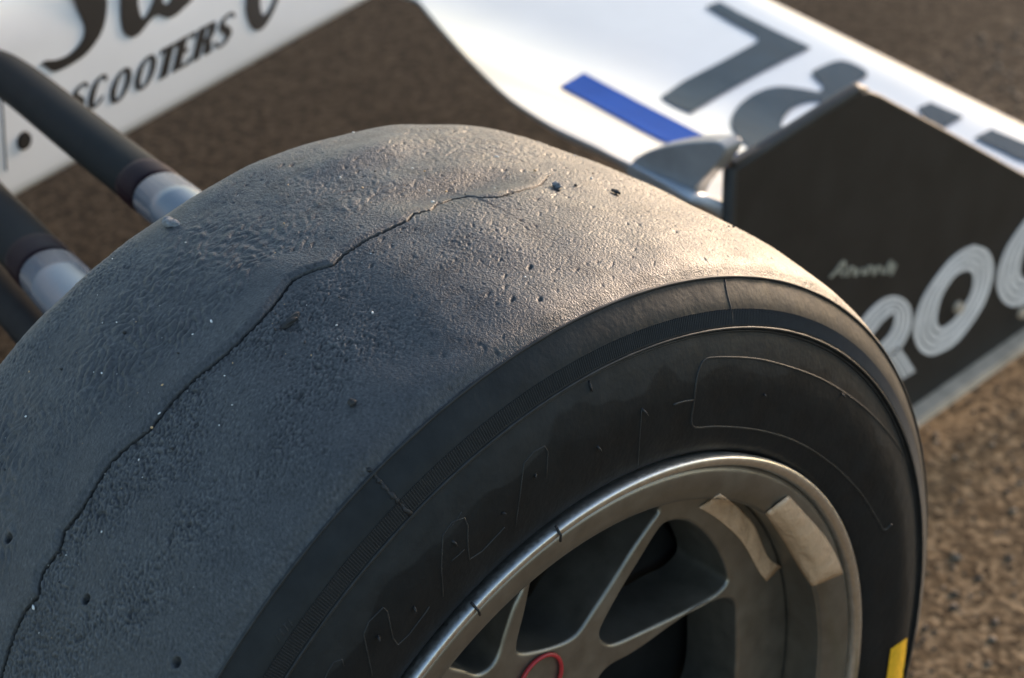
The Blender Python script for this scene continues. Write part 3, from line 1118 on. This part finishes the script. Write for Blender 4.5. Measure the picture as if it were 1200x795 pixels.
# --- suspension arms
def arm(name, pts, rad, mat, reflection=None):
    P = catmull(pts, 8)
    o = link(name, tube(name, list(P), rad, 28, .82), mat, car)
    if reflection:  # added shells carry the sky reflection and its dark fringe as colour
        a_, b_, c_ = [np.array(q) for q in reflection]
        link('reflection_fringe', tube('reflection_fringe', [a_+(b_-a_)*t for t in np.linspace(0, 1, 6)], [rad*1.0, rad*1.03, rad*1.035, rad*1.035, rad*1.03, rad*1.0], 28, .82), mfringe.m, o)
        link('arm_reflection', tube('arm_reflection', [b_+(c_-b_)*t for t in np.linspace(0, 1, 6)], [rad*1.02, rad*1.05, rad*1.06, rad*1.06, rad*1.06, rad*1.06], 28, .82), mrefl.m, o)
    return o
def lerp3(a_, b_, t):
    return np.array(a_)+(np.array(b_)-np.array(a_))*t
a_in, a_out = on_x(12, 92, -.62), on_x(212, 248, -.36)
a_end = lerp3(a_in, a_out, 1.6)
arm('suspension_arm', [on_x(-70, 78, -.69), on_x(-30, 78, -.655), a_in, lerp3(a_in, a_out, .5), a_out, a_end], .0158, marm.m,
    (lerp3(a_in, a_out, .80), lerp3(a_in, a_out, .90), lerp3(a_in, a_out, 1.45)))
b_in, b_out = on_x(-60, 195, -.62), on_x(80, 343, -.36)
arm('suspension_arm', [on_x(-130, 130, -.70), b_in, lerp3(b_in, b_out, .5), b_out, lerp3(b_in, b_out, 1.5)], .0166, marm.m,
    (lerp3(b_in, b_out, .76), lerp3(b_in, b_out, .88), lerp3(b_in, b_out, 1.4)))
d_in, d_out = on_x(-60, 268, -.60), on_x(46, 386, -.40)
arm('suspension_arm', [on_x(-110, 210, -.68), d_in, d_out, lerp3(d_in, d_out, 1.5)], .0150, mdk.m)

# ------------------------------------------------------------------ crumbs and grit lying on the tread
def on_tread(px, py, lift=0):
    th, x, r = hit_tyre(px, py)
    return tp(th, x, r+lift), np.array([0, -math.sin(th), math.cos(th)])

def lump(name, px, size, mat, label, seed):
    c_, nn = on_tread(*px)
    rg_ = np.random.default_rng(seed)
    bm = bmesh.new()
    bmesh.ops.create_icosphere(bm, subdivisions=3, radius=1)
    rq = Vector(nn).to_track_quat('Z', 'Y').to_matrix()
    ph = rg_.uniform(0, 6, 6)
    for v in bm.verts:
        k = 1+.25*math.sin(3*v.co.x+ph[0])*math.cos(2.5*v.co.y+ph[1])+.12*math.sin(7*v.co.x+5*v.co.z+ph[2])
        v.co = rq @ Vector((v.co.x*size[0]*k, v.co.y*size[1]*k, v.co.z*size[2]*k+size[2]*.55))
    o = link(name, bm_mesh(name, bm, False), mat)
    o.location = Vector(c_)
    o['label'] = label
    o['category'] = 'debris'
    return o
lump('stone_chip', (652, 219), (.0027, .0017, .0014), mcr.m, 'pale grey stone chip on the crown beside the end of the tear', 1)
lump('rubber_crumb', (722, 226), (.0026, .0012, .0009), mcd.m, 'dark rubber crumb on the sunlit crown near the wing bracket', 2)
lump('rubber_crumb', (342, 377), (.0016, .0046, .0013), mcd.m, 'long dark rubber shred just outboard of the tear', 3)
lump('rubber_crumb', (413, 473), (.0018, .0015, .0011), mcd.m, 'small dark rubber crumb low on the tread near the parting line', 4)
lump('rubber_crumb', (200, 262), (.0046, .0024, .0014), mcr.m, 'flat grey rubber flake at the inner tread edge by the pale arm end', 5)

def grit(name, n, smin, smax, mat, label, seed, box):
    rg_ = np.random.default_rng(seed)
    bm = bmesh.new()
    bmesh.ops.create_icosphere(bm, subdivisions=1, radius=1)
    base = np.array([v.co[:] for v in bm.verts])
    fcs = np.array([[v.index for v in f.verts] for f in bm.faces])
    bm.free()
    Vs, Fs = [], []
    k = 0
    while k < n:
        th = rg_.uniform(*box[:2])
        x = rg_.uniform(*box[2:])
        if math.exp(-((x+.13)/.05)**2) < rg_.uniform():
            continue
        c_ = tp(th, x, float(tread_r(x))+.0004)
        nn = np.array([0, -math.sin(th), math.cos(th)])
        tt = np.array([0, -math.cos(th), -math.sin(th)])
        s = smin*(smax/smin)**(rg_.uniform()**2.5)
        el = rg_.uniform(.8, 2.2)
        a_ = rg_.uniform(0, 6.28)
        e1 = tt*math.cos(a_)+np.array([1, 0, 0])*math.sin(a_)
        e2 = -tt*math.sin(a_)+np.array([1, 0, 0])*math.cos(a_)
        b_ = base*(1+rg_.normal(0, .2, (12, 1)))
        Vs.append(c_+s*(b_[:, :1]*e1*el+b_[:, 1:2]*e2+b_[:, 2:]*nn*.7))
        Fs.append(fcs+12*k)
        k += 1
    o = link(name, np_mesh(name, np.vstack(Vs), np.vstack(Fs), False), mat, kind='stuff')
    o['label'] = label
    o['category'] = 'grit'
grit('pale_grit', 170, .00012, .0006, mgw.m, 'white specks of grit stuck to the tyre tread', 21, (-.5, 1.15, -.2, -.03))
grit('tan_grit', 80, .00015, .0007, mgo.m, 'tan specks of grit stuck to the tyre tread', 22, (-.5, 1.15, -.2, -.03))
grit('black_marbles', 160, .0002, .0008, mcd.m, 'tiny black rubber crumbs stuck to the tyre tread', 23, (-1.1, 1.15, -.2, -.02))

for o in bpy.data.objects:
    if '_at' in o:
        del o['_at']
